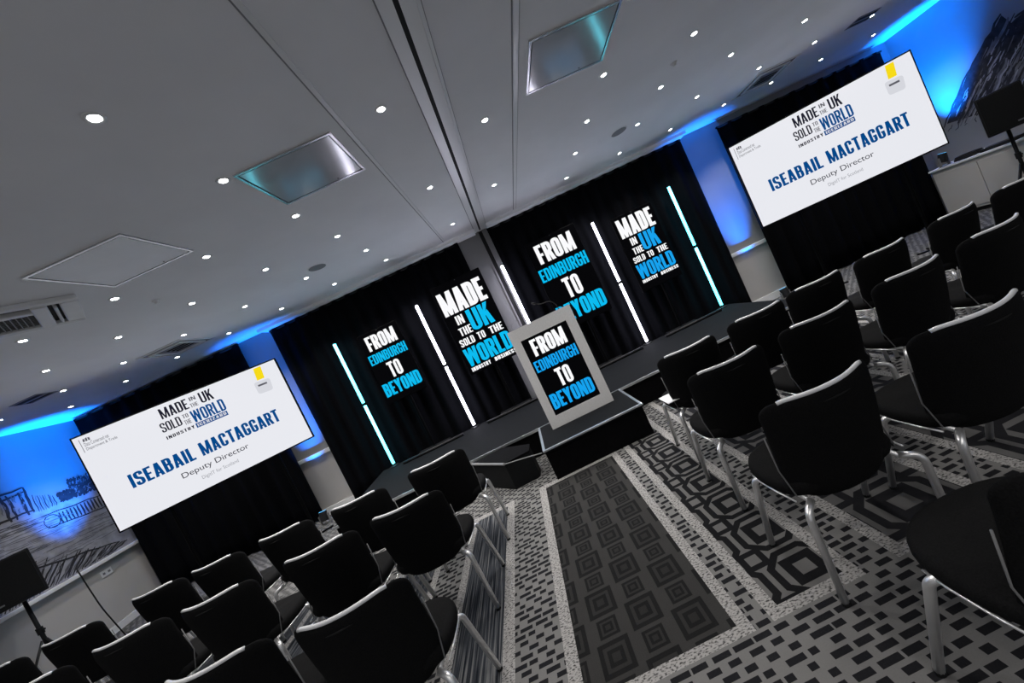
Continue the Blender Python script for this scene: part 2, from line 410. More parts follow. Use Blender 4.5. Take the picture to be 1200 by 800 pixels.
hatchl(0, 14, (4.0, 5.5), (1.70, 1.94), .5, -.03, .003, .006, .0026)
hatchl(1, 120, (3.8, 6.1), (1.28, 1.70), .4, -.02, .002, .005, .0018)
for k in range(46):                      # ploughed foreground, slanting furrows
    y = 4.6 + k * .034; top = 1.40 - .34 * max(0, (y - 5.15)) / 1.0
    ml.m = (0, 0, 1)[k % 3]
    ribbon(ml, wob((y - .10, 1.01), (y + .16, 1.01 + (top - 1.01) * random.uniform(.65, 1.0)), 5, .010), random.uniform(.006, .016), fnl(.002 + .00004 * k))
ml.m = 0
ribbon(ml, wob((4.5, 1.48), (6.2, 1.10), 12, .014), .012, fnl(.0045))
tag(ml.build('wall_drawing', [M['mural_dark'], M['mural_mid'], M['mural_pale']]), 'charcoal drawing of a ruined colonnade on the left wall above the ledge', 'mural')
mr = MB()
mr.m = 0
outline = [(6.05, 1.42), (5.95, 1.55), (5.7, 1.83), (5.5, 2.07), (5.35, 2.20), (5.18, 2.30), (5.04, 2.44), (4.98, 2.28), (4.86, 2.33), (4.6, 2.42), (4.2, 2.46), (3.8, 2.4), (3.8, 1.2), (4.4, 1.15), (5.3, 1.3)]
mr.add([fnr(.001)(*p) for p in outline], [tuple(range(len(outline)))])
def inside_crag(t):
    a = (5.95 - 1.9 * t, 1.5)
    return a
for layer, (mi, cnt, w0, w1) in enumerate(((1, 120, .006, .022), (2, 70, .004, .012), (0, 110, .006, .020))):
    mr.m = mi
    for k in range(cnt):
        t = random.random(); y0 = 5.92 - 1.9 * t
        zt = 1.55 + (2.42 - 1.55) * min(1, (5.95 - y0) / .9)
        z0 = random.uniform(1.30, zt - .1); ln = random.uniform(.12, .5)
        y1 = y0 - ln * .75; zz = min(z0 + ln * .85, 2.36 if y1 < 5.0 else 1.6 + (5.95 - y1) * .84)
        ribbon(mr, wob((y0, z0), (y1, zz), 5, .014), random.uniform(w0, w1), fnr(.0015 + .0008 * layer + .000005 * k))
mr.m = 0
ribbon(mr, wob((6.1, 1.40), (5.5, 2.06), 8, .02), .015, fnr(.005)); ribbon(mr, wob((5.5, 2.06), (5.04, 2.44), 6, .02), .02, fnr(.005))
for k in range(14): ribbon(mr, wob((6.1 - .1 * k, 1.38 - .01 * k), (6.2 - .12 * k, 1.30 - .01 * k), 3, .02), .006, fnr(.005))
tag(mr.build('wall_drawing', [M['mural_dark'], M['mural_mid'], M['mural_pale']]), 'charcoal drawing of a steep rocky crag on the right wall', 'mural')

# ================================================================ STAGE
ST = 0.31
def drape(name, label, x0, x1, y, z0, z1, amp=.035, pitch=.21, ends=0.0):
    nx = int((x1 - x0) / .025); nz = 10; mb = MB(); vs = []
    ph = random.random() * 6
    for j in range(nz + 1):
        v = j / nz; z = z0 + (z1 - z0) * v
        a = amp * (1.0 - .45 * v)
        for i in range(nx + 1):
            x = x0 + (x1 - x0) * i / nx
            s = math.sin(2 * PI * x / pitch + ph + .9 * math.sin(2.1 * x + ph) + .5 * (1 - v) * math.sin(5.3 * x))
            vs.append((x, y + a * s + .25 * a * math.sin(13.7 * x + 2 * v), z))
    w = nx + 1
    mb.add(vs, [(j * w + i, j * w + i + 1, (j + 1) * w + i + 1, (j + 1) * w + i) for j in range(nz) for i in range(nx)])
    root = thing(name, label, 'curtain')
    o = mb.build('cloth', M['curtain'], root, smooth=True)
    so = o.modifiers.new('thickness', 'SOLIDIFY'); so.thickness = .008; so.offset = 0
    h = MB(); h.tube([(x0, y, z1 - .018), (x1, y, z1 - .018)], .017, 8); h.build('top_rail', M['black'], root, smooth=True)
    return root
drape('stage_drape', 'tall black stage drape left of the grey post, behind the first two portrait screens', -3.52, -.27, 6.30, .005, CEIL - .05)
drape('stage_drape', 'tall black stage drape right of the grey post, behind the last two portrait screens', .24, 3.70, 6.30, .005, CEIL - .05)
drape('screen_drape', 'black drape hanging behind the wide white screen on the left', -6.72, -4.02, 6.27, .02, CEIL - .03, pitch=.27)
drape('screen_drape', 'black drape hanging behind the wide white screen on the right', 4.30, 7.36, 6.27, .02, CEIL - .13, pitch=.27)

stg = thing('stage', 'long low black-skirted stage with dark carpeted deck under the portrait screens', 'stage', (.2, 5.35, 0))
def L(o): return Vector(o.location)
SX0, SX1, SY0, SY1 = -2.85, 3.25, 4.47, 6.17
MB().box(SX0 - .2, SX1 - .2, SY0 - 5.35, SY1 - 5.35, ST - .03, ST).build('deck', M['deck'], stg)
MB().box(SX0 + .02 - .2, SX1 - .02 - .2, SY0 + .015 - 5.35, SY1 - 5.35 - .02, 0, ST - .03).build('skirt', M['skirt'], stg)
e = MB(); e.box(SX0 - .2 - .006, SX1 - .2 + .006, SY0 - 5.35 - .008, SY0 - 5.35, ST - .028, ST + .003)
e.build('edge_strip', M['alu'], stg, bevel=.002)
# platform under the lectern
PX0, PX1, PY0, PY1 = -.278, .768, 3.66, 4.455
pl = thing('lectern_platform', 'small black platform with silver edges carrying the lectern in front of the stage', 'platform', (.245, 4.06, 0))
ox, oy = .245, 4.06
MB().box(PX0 - ox, PX1 - ox, PY0 - oy, PY1 - oy, ST - .03, ST - .002).build('deck', M['deck'], pl)
MB().box(PX0 - ox + .01, PX1 - ox - .01, PY0 - oy + .01, PY1 - oy - .01, 0, ST - .03).build('skirt', M['skirt'], pl)
e = MB(); w = .022
e.box(PX0 - ox - .004, PX1 - ox + .004, PY0 - oy - .004, PY0 - oy + w, ST - .016, ST + .001)
e.box(PX0 - ox - .004, PX0 - ox + w, PY0 - oy + w, PY1 - oy, ST - .016, ST + .001)
e.box(PX1 - ox - w, PX1 - ox + .004, PY0 - oy + w, PY1 - oy, ST - .016, ST + .001)
e.build('edge_strip', M['alu'], pl, bevel=.002)
# step unit standing askew beside the platform
sp = thing('step_block', 'black wedge of steps standing askew on the carpet left of the lectern platform', 'steps', (-.70, 4.06, 0), math.radians(0))
poly = [(-.42, .345), (-.0, -.165), (.27, -.13), (.285, .06), (-.05, .385)]
mbp = MB(); mbp.prism(poly, lambda u, v, w_: (u, v, w_), 0, .275); mbp.build('body', M['step'], sp, bevel=.006)
mbt = MB(); mbt.prism([(u * 1.02, v * 1.02) for u, v in poly], lambda u, v, w_: (u, v, w_), .275, .295); mbt.build('tread', M['skirt'], sp)
mbe = MB(); mbe.tube([(-.43, .35, .290), (.0, -.172, .290)], .014, 8); mbe.tube([(.0, -.172, .290), (.20, -.29, .300), (.405, -.40, .302)], .005, 6); mbe.build('nosing', M['pillar'], sp)

# ---------------------------------------------------------------- condensed block lettering
def arcpath(P, r, closed=False, n=5):
    P = [Vector(p) for p in P]
    if closed:
        out = []
        m = len(P)
        for i in range(m):
            a, b, c = P[i - 1], P[i], P[(i + 1) % m]
            d = min(r, (a - b).length * .5, (c - b).length * .5)
            p, q = b + (a - b).normalized() * d, b + (c - b).normalized() * d
            for k in range(n + 1):
                t = k / n; out.append(p * (1 - t) ** 2 + b * 2 * t * (1 - t) + q * t * t)
        return out
    return bevel_path([(p.x, p.y, 0) for p in P], r, n)
def stroke(P, tx, ty, closed=False):
    """quads along a path; tx is the thickness of upright strokes and ty that of level strokes"""
    P = [Vector((p[0], p[1])) for p in P]
    Q = [P[0]]
    for p in P[1:]:
        if (p - Q[-1]).length > 1e-5: Q.append(p)
    if closed and (Q[0] - Q[-1]).length < 1e-5: Q.pop()
    P = Q; n = len(P); Lp, Rp = [], []
    for i in range(n):
        if closed: a, b = P[i - 1], P[(i + 1) % n]
        else: a, b = P[max(i - 1, 0)], P[min(i + 1, n - 1)]
        t = (b - a).normalized(); nn = Vector((-t.y, t.x))
        o = Vector((nn.x * tx / 2, nn.y * ty / 2))
        Lp.append(P[i] + o); Rp.append(P[i] - o)
    k = n if closed else n - 1
    return [[Lp[i], Rp[i], Rp[(i + 1) % n], Lp[(i + 1) % n]] for i in range(k)]
WID = {'I': .2, 'M': .62, 'W': .66, 'E': .36, 'F': .35, 'L': .35, 'T': .40, ' ': .2, 'Y': .46, 'A': .46, 'N': .46, 'U': .43, '&': .45, '1': .2}
def glyph(ch, t):
    w = WID.get(ch, .43); s = t * .82; m, n = t / 2, s / 2
    if ch == 'I': w = t
    R = lambda x0, y0, x1, y1: [(x0, y0), (x1, y0), (x1, y1), (x0, y1)]
    g = []; r = .17
    if ch == 'I': g = [R(0, 0, t, 1)]
    elif ch == 'A':
        g = [[(0, 0), (t * .95, 0), (w / 2 + t * .35, 1), (w / 2 - t * .6, 1)], [(w, 0), (w - t * .95, 0), (w / 2 - t * .35, 1), (w / 2 + t * .6, 1)], R(w * .26, .18, w * .74, .18 + s * .8)]
    elif ch == 'B':
        g = [R(0, 0, t, 1)] + stroke(arcpath([(m, 1 - n), (w - m * 1.1, 1 - n), (w - m * 1.1, .53), (m, .53)], .13), t, s) + stroke(arcpath([(m, .53), (w - m, .53), (w - m, n), (m, n)], .15), t, s)
    elif ch == 'C': g = stroke(arcpath([(w - m, .64), (w - m, 1 - n), (m, 1 - n), (m, n), (w - m, n), (w - m, .36)], r), t, s)
    elif ch == 'D': g = [R(0, 0, t, 1)] + stroke(arcpath([(m, 1 - n), (w - m, 1 - n), (w - m, n), (m, n)], r), t, s)
    elif ch == 'E': g = [R(0, 0, t, 1), R(0, 0, w, s), R(0, 1 - s, w, 1), R(0, .5 - s * .45, w * .9, .5 + s * .45)]
    elif ch == 'F': g = [R(0, 0, t, 1), R(0, 1 - s, w, 1), R(0, .46 - s * .45, w * .92, .46 + s * .45)]
    elif ch == 'G': g = stroke(arcpath([(w - m, .66), (w - m, 1 - n), (m, 1 - n), (m, n), (w - m, n), (w - m, .5)], r), t, s) + [R(w * .5, .5 - s * .8, w, .5)]
    elif ch == 'H': g = [R(0, 0, t, 1), R(w - t, 0, w, 1), R(0, .5 - n, w, .5 + n)]
    elif ch == 'K': g = [R(0, 0, t, 1), [(t * .8, .30), (t * .8, .56), (w - t * 1.0, 1), (w, 1)], [(t * 1.1, .52), (t * 1.9, .66), (w * 1.02, 0), (w - t * 1.05, 0)]]
    elif ch == 'L': g = [R(0, 0, t, 1), R(0, 0, w, s)]
    elif ch == 'M': g = [R(0, 0, t * .9, 1), R(w - t * .9, 0, w, 1), [(0, 1), (t * 1.05, 1), (w / 2 + t * .35, 0), (w / 2 - t * .35, 0)], [(w, 1), (w - t * 1.05, 1), (w / 2 - t * .35, 0), (w / 2 + t * .35, 0)]]
    elif ch == 'N': g = [R(0, 0, t * .88, 1), R(w - t * .88, 0, w, 1), [(0, 1), (t * 1.0, 1), (w, 0), (w - t * 1.0, 0)]]
    elif ch == 'O': g = stroke(arcpath([(m, n), (m, 1 - n), (w - m, 1 - n), (w - m, n)], r, True), t, s, True)
    elif ch == 'P': g = [R(0, 0, t, 1)] + stroke(arcpath([(m, 1 - n), (w - m, 1 - n), (w - m, .46), (m, .46)], .15), t, s)
    elif ch == 'R': g = [R(0, 0, t, 1)] + stroke(arcpath([(m, 1 - n), (w - m, 1 - n), (w - m, .50), (m, .50)], .15), t, s) + [[(w * .38, .5), (w * .38 + t * .95, .52), (w * 1.03, 0), (w * 1.03 - t, 0)]]
    elif ch == 'S': g = stroke(arcpath([(w - m, .70), (w - m, 1 - n), (m, 1 - n), (m, .56), (w - m, .44), (w - m, n), (m, n), (m, .30)], .14), t, s)
    elif ch == 'T': g = [R(w / 2 - m, 0, w / 2 + m, 1), R(0, 1 - s, w, 1)]
    elif ch == 'U': g = stroke(arcpath([(m, 1), (m, n), (w - m, n), (w - m, 1)], r), t, s)
    elif ch == 'W':
        a = w / 4; h = t * .46
        g = [[(0, 1), (2 * h, 1), (a + h, 0), (a - h, 0)], [(w / 2 - h * .8, 1), (w / 2 + h * .8, 1), (a + h, 0), (a - h, 0)], [(w / 2 - h * .8, 1), (w / 2 + h * .8, 1), (3 * a + h, 0), (3 * a - h, 0)], [(w - 2 * h, 1), (w, 1), (3 * a + h, 0), (3 * a - h, 0)]]
    elif ch == 'X': g = [[(0, 0), (t, 0), (w, 1), (w - t, 1)], [(w - t, 0), (w, 0), (t, 1), (0, 1)]]
    elif ch == 'Y': g = [R(w / 2 - m, 0, w / 2 + m, .5), [(0, 1), (t, 1), (w / 2 + m, .42), (w / 2 - m, .42)], [(w, 1), (w - t, 1), (w / 2 - m, .42), (w / 2 + m, .42)]]
    elif ch == 'Z': g = [R(0, 0, w, s), R(0, 1 - s, w, 1), [(0, 0), (t * 1.1, 0), (w, 1), (w - t * 1.1, 1)]]
    return g, w
def word(dest, text, x0, x1, z0, z1, fn, t=.165, gap=.055):
    """fit text into the box x0..x1, z0..z1 ; fn(x, z) -> 3D"""
    gl = []; W_ = 0; mb = MB(); root, oname, om = dest
    for c in text:
        g, w = glyph(c, t)
        gl.append((g, W_)); W_ += w + gap
    W_ -= gap
    sx = (x1 - x0) / W_; sz = z1 - z0
    for g, o in gl:
        for poly in g:
            vs = [fn(x0 + (p[0] + o) * sx, z0 + p[1] * sz) for p in poly]
            mb.add(vs, [tuple(range(len(vs)))])
    return mb.build(oname, om, root)
def bfont(name, text, x0, x1, z0, z1, fn, m, parent):
    cu = bpy.data.curves.new(name, 'FONT'); cu.body = text; cu.size = 1.0
    to = bpy.data.objects.new(name, cu); COL.objects.link(to)
    bpy.context.view_layer.update()
    me = to.evaluated_get(bpy.context.evaluated_depsgraph_get()).to_mesh()
    vs = [v.co.copy() for v in me.vertices]; fs = [tuple(p.vertices) for p in me.polygons]
    bpy.data.objects.remove(to)
    ax, bx = min(v.x for v in vs), max(v.x for v in vs); az, bz = min(v.y for v in vs), max(v.y for v in vs)
    mb = MB(); mb.add([fn(x0 + (v.x - ax) / (bx - ax) * (x1 - x0), z0 + (v.y - az) / (bz - az) * (z1 - z0)) for v in vs], fs)
    return mb.build(name, m, parent)

def from_text(root, x0, s, z0, fn, cyan):
    """FROM EDINBURGH TO BEYOND ; s = display width, coordinates measured as fractions of it"""
    k = lambda v: x0 + v * s; q = lambda v: z0 + v * s
    a, b = (root, 'white_word', M['txt_white']), (root, 'blue_word', cyan)
    word(a, 'FROM', k(.13), k(.88), q(1.30), q(1.665), fn, .19, .045)
    word(b, 'EDINBURGH', k(.02), k(.985), q(.97), q(1.215), fn, .165, .05)
    word(a, 'TO', k(.345), k(.665), q(.51), q(.90), fn, .18, .05)
    word(b, 'BEYOND', k(.02), k(.975), q(.115), q(.45), fn, .185, .045)
def made_text(root, x0, s, z0, fn, cyan):
    k = lambda v: x0 + v * s; q = lambda v: z0 + v * s
    a, b = (root, 'white_word', M['txt_white']), (root, 'blue_word', cyan)
    word(a, 'MADE', k(0), k(1), q(1.28), q(1.79), fn, .20, .045)
    word(a, 'IN', k(.165), k(.335), q(1.02), q(1.22), fn, .17, .07)
    word(b, 'UK', k(.42), k(.92), q(.77), q(1.24), fn, .17, .05)
    word(a, 'THE', k(.12), k(.405), q(.775), q(.95), fn, .17, .07)
    word(a, 'SOLD', k(.03), k(.36), q(.555), q(.715), fn, .17, .06)
    word(a, 'TO', k(.44), k(.61), q(.555), q(.715), fn, .17, .06)
    word(a, 'THE', k(.72), k(1.02), q(.555), q(.715), fn, .17, .06)
    word(b, 'WORLD', k(.01), k(1.06), q(.105), q(.50), fn, .18, .045)
    word(a, 'INDUSTRY', k(.02), k(.46), q(-.01), q(.075), fn, .2, .08)
    word(a, 'BUSINESS', k(.56), k(1.07), q(-.01), q(.075), fn, .2, .08)

def portrait(label, xc, zb, w, h, yf, kind, cyan, tx, ts, tz):
    r = thing('portrait_display', label, 'display', (xc, yf, ST + .001))
    c = MB(); c.box(-w / 2, w / 2, 0, .045, zb - ST, zb + h - ST); c.build('housing', M['bezel'], r, bevel=.006)
    MB().box(-w / 2 + .010, w / 2 - .010, -.002, .001, zb + .010 - ST, zb + h - .010 - ST).build('screen', M['lcd'], r)
    fn = lambda x, z: (x - xc, -.0045, z - ST)
    (from_text if kind == 'from' else made_text)(r, tx, ts, tz, fn, cyan)
    st = MB(); st.tube([(0, .06, .03), (0, .06, zb + h * .6 - ST)], .022, 10); st.box(-.12, .12, .045, .075, zb + h * .4 - ST, zb + h * .6 - ST)
    st.build('stand_post', M['bezel'], r, smooth=False)
    bs = MB(); bs.box(-.26, .26, -.03, .13, 0, .02); bs.build('stand_base', M['black'], r, bevel=.005)
    le = MB(); le.lathe([(.004, 0), (.004, .003)], (0, 0, 0), 8); le.v = [(v[0], -.0015 - v[2], v[1] + zb + h - .02 - ST) for v in le.v]; le.build('sensor', M['scr_mid'], r)
    return r
Y3 = 6.05; C = 1.53
portrait('small portrait screen reading FROM EDINBURGH TO BEYOND, leftmost by the cyan tube', -1.945, 1.21, .64, 1.135, Y3, 'from', M['txt_cyan'], -2.255, .625, C - .285)
portrait('large portrait screen reading MADE IN THE UK, left of the grey post', -.545, 1.065, .82, 1.465, Y3, 'made', M['txt_cyan'], -.915, .72, C - .412)
portrait('large portrait screen reading FROM EDINBURGH TO BEYOND, behind the lectern', 1.065, 1.065, .84, 1.465, Y3, 'from', M['txt_cyan'], .650, .825, C - .455)
portrait('small portrait screen reading MADE IN THE UK, rightmost by the cyan tube', 2.375, 1.08, .70, 1.24, Y3, 'made', M['txt_blue'], 2.078, .588, C - .322 + .005)

# ---------------------------------------------------------------- light tubes
def light_tube(label, x, cyan):
    r = thing('light_tube', label, 'light', (x, 6.12, ST), 0, 'light tubes on the stage')
    z0, z1 = .045, 2.10; zm = (z0 + z1) / 2
    m = M['tube_cyan' if cyan else 'tube_white']
    for a, b in ((z0, zm - .022), (zm + .022, z1)):
        t = MB(); t.tube([(0, 0, a), (0, 0, b)], .021, 12); t.build('glowing_tube', m, r, smooth=True)
    j = MB(); j.tube([(0, 0, zm - .022), (0, 0, zm + .022)], .0235, 12); j.build('joint', M['bezel'], r)
    e = MB(); e.tube([(0, 0, z1), (0, 0, z1 + .02)], .022, 12); e.build('end_cap', M['black'], r)
    b = MB(); b.lathe([(.075, 0), (.075, .012), (.03, .022), (.024, .045)], (0, 0, 0), 18); b.build('foot', M['black'], r)
tx = [(-2.635, True, 'cyan light tube at the far left of the stage'), (-1.255, False, 'white light tube between the left pair of portrait screens'),
      (.205, False, 'white light tube in front of the grey post'), (1.775, False, 'white light tube between the right pair of portrait screens'), (3.115, True, 'cyan light tube at the far right of the stage')]
for x, c, l in tx: light_tube(l, x, c)
# black bars along the drape's foot
for x0, x1, l in ((-2.42, -1.42, 'black bar lying on the stage between the two leftmost light tubes'), (-1.02, -.10, 'black bar lying on the stage below the large MADE IN THE UK screen'),
                  (.62, 1.62, 'black bar lying on the stage behind the lectern'), (2.02, 2.98, 'black bar lying on the stage between the two rightmost light tubes')):
    b = MB(); b.tube([(x0, 5.93, ST + .022), (x1, 5.93, ST + .022)], .022, 10)
    tag(b.build('floor_bar', M['black'], smooth=True), l, 'bar', 'bars along the stage')
# ---------------------------------------------------------------- lectern
lec = thing('lectern', 'grey framed lectern with a built-in portrait screen on the small platform', 'lectern', (.245, 4.15, ST))
lx0, lx1, lh = -.365, .365, 1.125
fr = MB(); b0, b1, c0, c1 = -.272, .262, .125, 1.005       # screen opening in the front panel
fr.box(lx0, b0, 0, .03, 0, lh); fr.box(b1, lx1, 0, .03, 0, lh); fr.box(b0, b1, 0, .03, 0, c0); fr.box(b0, b1, 0, .03, c1, lh)
fr.build('front_frame', M['lectern'], lec)
MB().box(b0, b1, .008, .028, c0, c1).build('screen', M['lcd'], lec)
bd = MB(); bd.box(lx0, lx0 + .025, .03, .295, 0, lh - .02); bd.box(lx1 - .025, lx1, .03, .295, 0, lh - .02); bd.box(lx0 + .025, lx1 - .025, .27, .295, 0, lh - .06)
bd.build('body', M['lectern'], lec)
tp = MB(); tp.prism([(.0, lh), (.315, lh - .06), (.315, lh - .04), (.0, lh + .02)], lambda u, v, w_: (w_, u, v), lx0, lx1)
tp.build('reading_top', M['lectern'], lec)
sw = b1 - b0
from_text(lec, b0 + .012, sw - .024, c0, lambda x, z: (x, .005, z), M['txt_blue'])
mic = thing('gooseneck_microphone', 'thin gooseneck microphone bending left over the lectern top', 'microphone', (.52, 4.40, ST + lh - .012))
MB().lathe([(.03, 0), (.03, .015), (.012, .03)], n=14).build('base', M['black'], mic)
gp = bevel_path([(0, 0, .02), (-.01, 0, .10), (-.06, -.02, .155), (-.17, -.04, .165), (-.22, -.05, .19)], .08)
MB().tube(gp, .005, 8).build('neck', M['rubber'], mic, smooth=True)
MB().tube([(-.22, -.05, .19), (-.255, -.055, .212)], .010, 10).build('capsule', M['black'], mic, smooth=True)
clip = MB(); clip.tube(bevel_path([(0, 0, 0), (-.02, 0, .05), (.03, -.01, .10), (.09, -.02, .11)], .04), .004, 6)  # plain bent wire clip, holds no lamp
tag(clip.build('wire_clip', M['pillar'], loc=(-.04, 4.36, ST + lh + .004)), 'small bent wire stalk on the left of the lectern top', 'stalk')

# ---------------------------------------------------------------- wide side screens
def wide_screen(label, A, Bv, zt, h):
    """A, Bv: plan positions of the left and right ends; zt: top height"""
    A = Vector((A[0], A[1], 0)); Bv = Vector((Bv[0], Bv[1], 0)); w = (Bv - A).length
    ang = math.atan2((Bv - A).y, (Bv - A).x); mid = (A + Bv) / 2
    r = thing('wide_screen', label, 'screen', (mid.x, mid.y, 0), ang)
    zb = zt - h; s = h
    MB().box(-w / 2 - .018, w / 2 + .018, .004, .06, zb - .018, zt + .018).build('frame', M['bezel'], r, bevel=.004)
    MB().box(-w / 2, w / 2, 0, .006, zb, zt).build('picture', M['scr'], r)
    X0 = -w / 2; k = lambda u: X0 + u / 1.778 * w
    fn = lambda u, v: (k(u), -.003, zb + v * s)
    fn2 = lambda u, v: (k(u), -.005, zb + v * s)
    ink, navy, grey = (r, 'dark_word', M['scr_ink']), (r, 'navy_word', M['scr_navy']), (r, 'grey_word', M['scr_grey'])
    word(ink, 'MADE', .660, .900, .848, .960, fn, .15, .06); word(ink, 'UK', 1.010, 1.125, .846, .965, fn, .14, .06)
    word(ink, 'SOLD', .616, .790, .715, .815, fn, .14, .06)
    word(ink, 'INDUSTRY', .622, .866, .634, .668, fn, .17, .15)
    word(grey, 'IN', .926, .981, .915, .957, fn, .14, .08); word(grey, 'THE', .912, .980, .846, .888, fn, .13, .08)
    word(grey, 'TO', .812, .862, .770, .812, fn, .14, .08); word(grey, 'THE', .806, .864, .700, .748, fn, .13, .08)
    word(navy, 'WORLD', .880, 1.180, .682, .815, fn, .155, .055)
    MB().add([fn(u, v) for u, v in ((.880, .624), (1.170, .622), (1.170, .672), (.880, .674))], [(0, 1, 2, 3)]).build('navy_banner', M['scr_navy'], r)
    word(navy, 'ISEABAIL', .225, .760, .325, .468, fn, .175, .065); word(navy, 'MACTAGGART', .818, 1.575, .325, .470, fn, .175, .065)
    word((r, 'banner_word', M['scr_pale']), 'ICERIZARD', .893, 1.158, .633, .664, fn2, .17, .12)
    bfont('job_title', 'Deputy Director', .590, 1.200, .180, .255, fn, M['scr_ink'], r)
    bfont('department_line', 'DigitIT for Scotland', .728, 1.062, .095, .143, fn, M['scr_mid'], r)
    bfont('corner_lettering', 'Data Comerood nat', .062, .245, .888, .925, fn, M['scr_grey'], r)
    bfont('corner_lettering', 'Department & Trade', .062, .295, .838, .875, fn, M['scr_grey'], r)
    cr = MB(); cr.add([fn(u, v) for u, v in ((.040, .835), (.044, .835), (.044, .970), (.040, .970))], [(0, 1, 2, 3)])
    for q in range(3):
        cr.add([fn(u, v) for u, v in ((.064 + q * .02, .935), (.078 + q * .02, .935), (.082 + q * .018, .962 + .008 * (q == 1)), (.068 + q * .018, .965))], [(0, 1, 2, 3)])
    cr.build('crest', M['scr_grey'], r)
    MB().add([fn(u, v) for u, v in ((1.543, .846), (1.618, .846), (1.632, .985), (1.556, .985))], [(0, 1, 2, 3)]).build('yellow_block', M['scr_yellow'], r)
    bx = MB(); rr = arcpath([(1.500, .695), (1.500, .835), (1.660, .825), (1.645, .685)], .03, True)
    bx.add([fn(p.x, p.y) for p in rr], [tuple(range(len(rr)))]); bx.build('pale_card', M['scr_pale'], r)
    MB().add([fn2(u, v) for u, v in ((1.528, .776), (1.618, .774), (1.618, .794), (1.528, .796))], [(0, 1, 2, 3)]).build('card_caption', M['scr_grey'], r)
    for q in (-.62, .62):
        st = MB(); st.tube([(q, .045, .02), (q, .045, zb + .3)], .02, 10); st.box(q - .2, q + .2, .02, .07, 0, .015); st.box(q - .03, q + .03, -.03, .2, 0, .015)
        st.build('stand_leg', M['bezel'], r)
s_ = 1.0
wide_screen('wide white speaker-name screen on the left side, in front of the left wall drape', (-5.352, 4.86), (-3.342, 5.76), C + 1.0, 1.234)
s_ = .94
wide_screen('wide white speaker-name screen on the right side, tilted towards the chairs', (4.155 * s_, 5.97 * s_), (6.33 * s_, 5.08 * s_), C + s_, 1.325 * s_)

# ---------------------------------------------------------------- blue uplights
def uplight(label, x, y, to, watts, ang=48, z=0.0):
    r = thing('uplight', label, 'light', (x, y, z))
    ax = (Vector(to) - Vector((x, y, z + .13))).normalized()
    c = Vector((0, 0, .13))
    MB().tube([c - ax * .07, c + ax * .07], .055, 14).build('lamp_can', M['black'], r, smooth=False)
    MB().tube([c + ax * .0705, c + ax * .074], .050, 14).build('lens', M['blue_lens'], r)
    y_ = MB(); y_.box(-.075, -.068, -.02, .02, 0, .15); y_.box(.068, .075, -.02, .02, 0, .15); y_.box(-.075, .075, -.04, .04, 0, .008); y_.build('yoke', M['pillar'], r)
    lp = Vector((x, y, .13)) + ax * .085
    o = spot('lamp', ax * .085 + c, Vector((0, 0, .13)) + ax * 3, watts, BLUE, math.radians(ang), 1.0, .03, r)
    return r
uplight('blue uplight on the floor in front of the left end of the left screen drape', -6.05, 5.45, (-6.90, 5.86, 2.85), BLUE_W * 1.0, 33)
uplight('blue uplight on the floor between the left screen and the stage drape', -3.84, 5.95, (-3.76, 6.42, 2.15), BLUE_W * .40, 36)
uplight('blue uplight on the floor between the stage drape and the right screen', 4.03, 5.95, (3.98, 6.42, 2.15), BLUE_W * .40, 36)
uplight('blue uplight standing on the right wall cabinet', 7.27, 5.98, (7.65, 5.86, 2.5), BLUE_W * .55, 52, .831)

# ================================================================ CEILING FITTINGS
cx = [-6.03, -5.22, -4.45, -3.67, -2.87, -2.06, -1.26, -.18, .49, 1.60, 2.47, 3.31, 4.20, 5.0, 5.84, 6.74]
ry = [1.80, 2.55, 3.36, 4.13, 4.91, 5.66]
present = {0: [6], 1: [6, 7, 9], 2: [3, 4, 5, 6, 8, 9, 10], 3: [2, 3, 4, 5, 6, 7, 9, 10, 11, 12], 4: [0, 1, 2, 3, 4, 5, 6, 8, 9, 10, 11, 12, 13, 14], 5: [0, 1, 2, 3, 4, 5, 6, 7, 9, 10, 11, 12, 13, 14, 15]}
proto = None
def downlight(loc, label):
    global proto
    if proto is None:
        r = thing('ceiling_downlight', label, 'light', loc, 0, 'recessed ceiling downlights')
        MB().lathe([(.023, -.001), (.029, -.006), (.040, -.004), (.042, 0)], n=20).build('rim', M['bezel_ring'], r, smooth=True)
        MB().lathe([(.0225, -.0035), (.0225, -.0005)], n=16).build('lens', M['lamp'], r)
        spot('lamp', (0, 0, -.02), (0, 0, -1), DOWN_W, (1.0, .965, .93), math.radians(104), .6, .03, r)
        proto = r; return r
    return dup(proto, loc, 0, label)
rown = ['nearest', 'second nearest', 'third nearest', 'fourth nearest', 'second farthest', 'farthest']
for r_, cols in present.items():
    for c_ in cols:
        side = 'left' if cx[c_] < .1 else 'right'
        k = (7 - c_) if side == 'left' else (c_ - 8)
        y = ry[r_] + (.09 if r_ == 5 and cx[c_] > 1 else 0)
        if r_ == 3 and c_ == 7: y = 3.99
        if r_ == 2 and c_ == 8: y = 3.22
        if r_ == 4 and c_ == 8: y = 4.71
        if r_ == 5 and c_ == 7: y = 5.44
        downlight((cx[c_], y, CEIL), 'round ceiling downlight, %s row, %s column %s of the dark ceiling track' % (rown[r_], ordinal(k), side))
# the same grid of downlights goes on over the chairs behind the camera
for i, y in enumerate((1.0, .2, -.6, -1.4)):
    for j, x in enumerate((-5.2, -3.67, -2.06, -.5, .9, 2.47, 4.2, 5.84)):
        if i < 2 and 2 <= j <= 5: continue
        downlight((x, y, CEIL), 'round downlight behind the viewpoint, %s row back, %s from the left' % (ordinal(i), ordinal(j)))

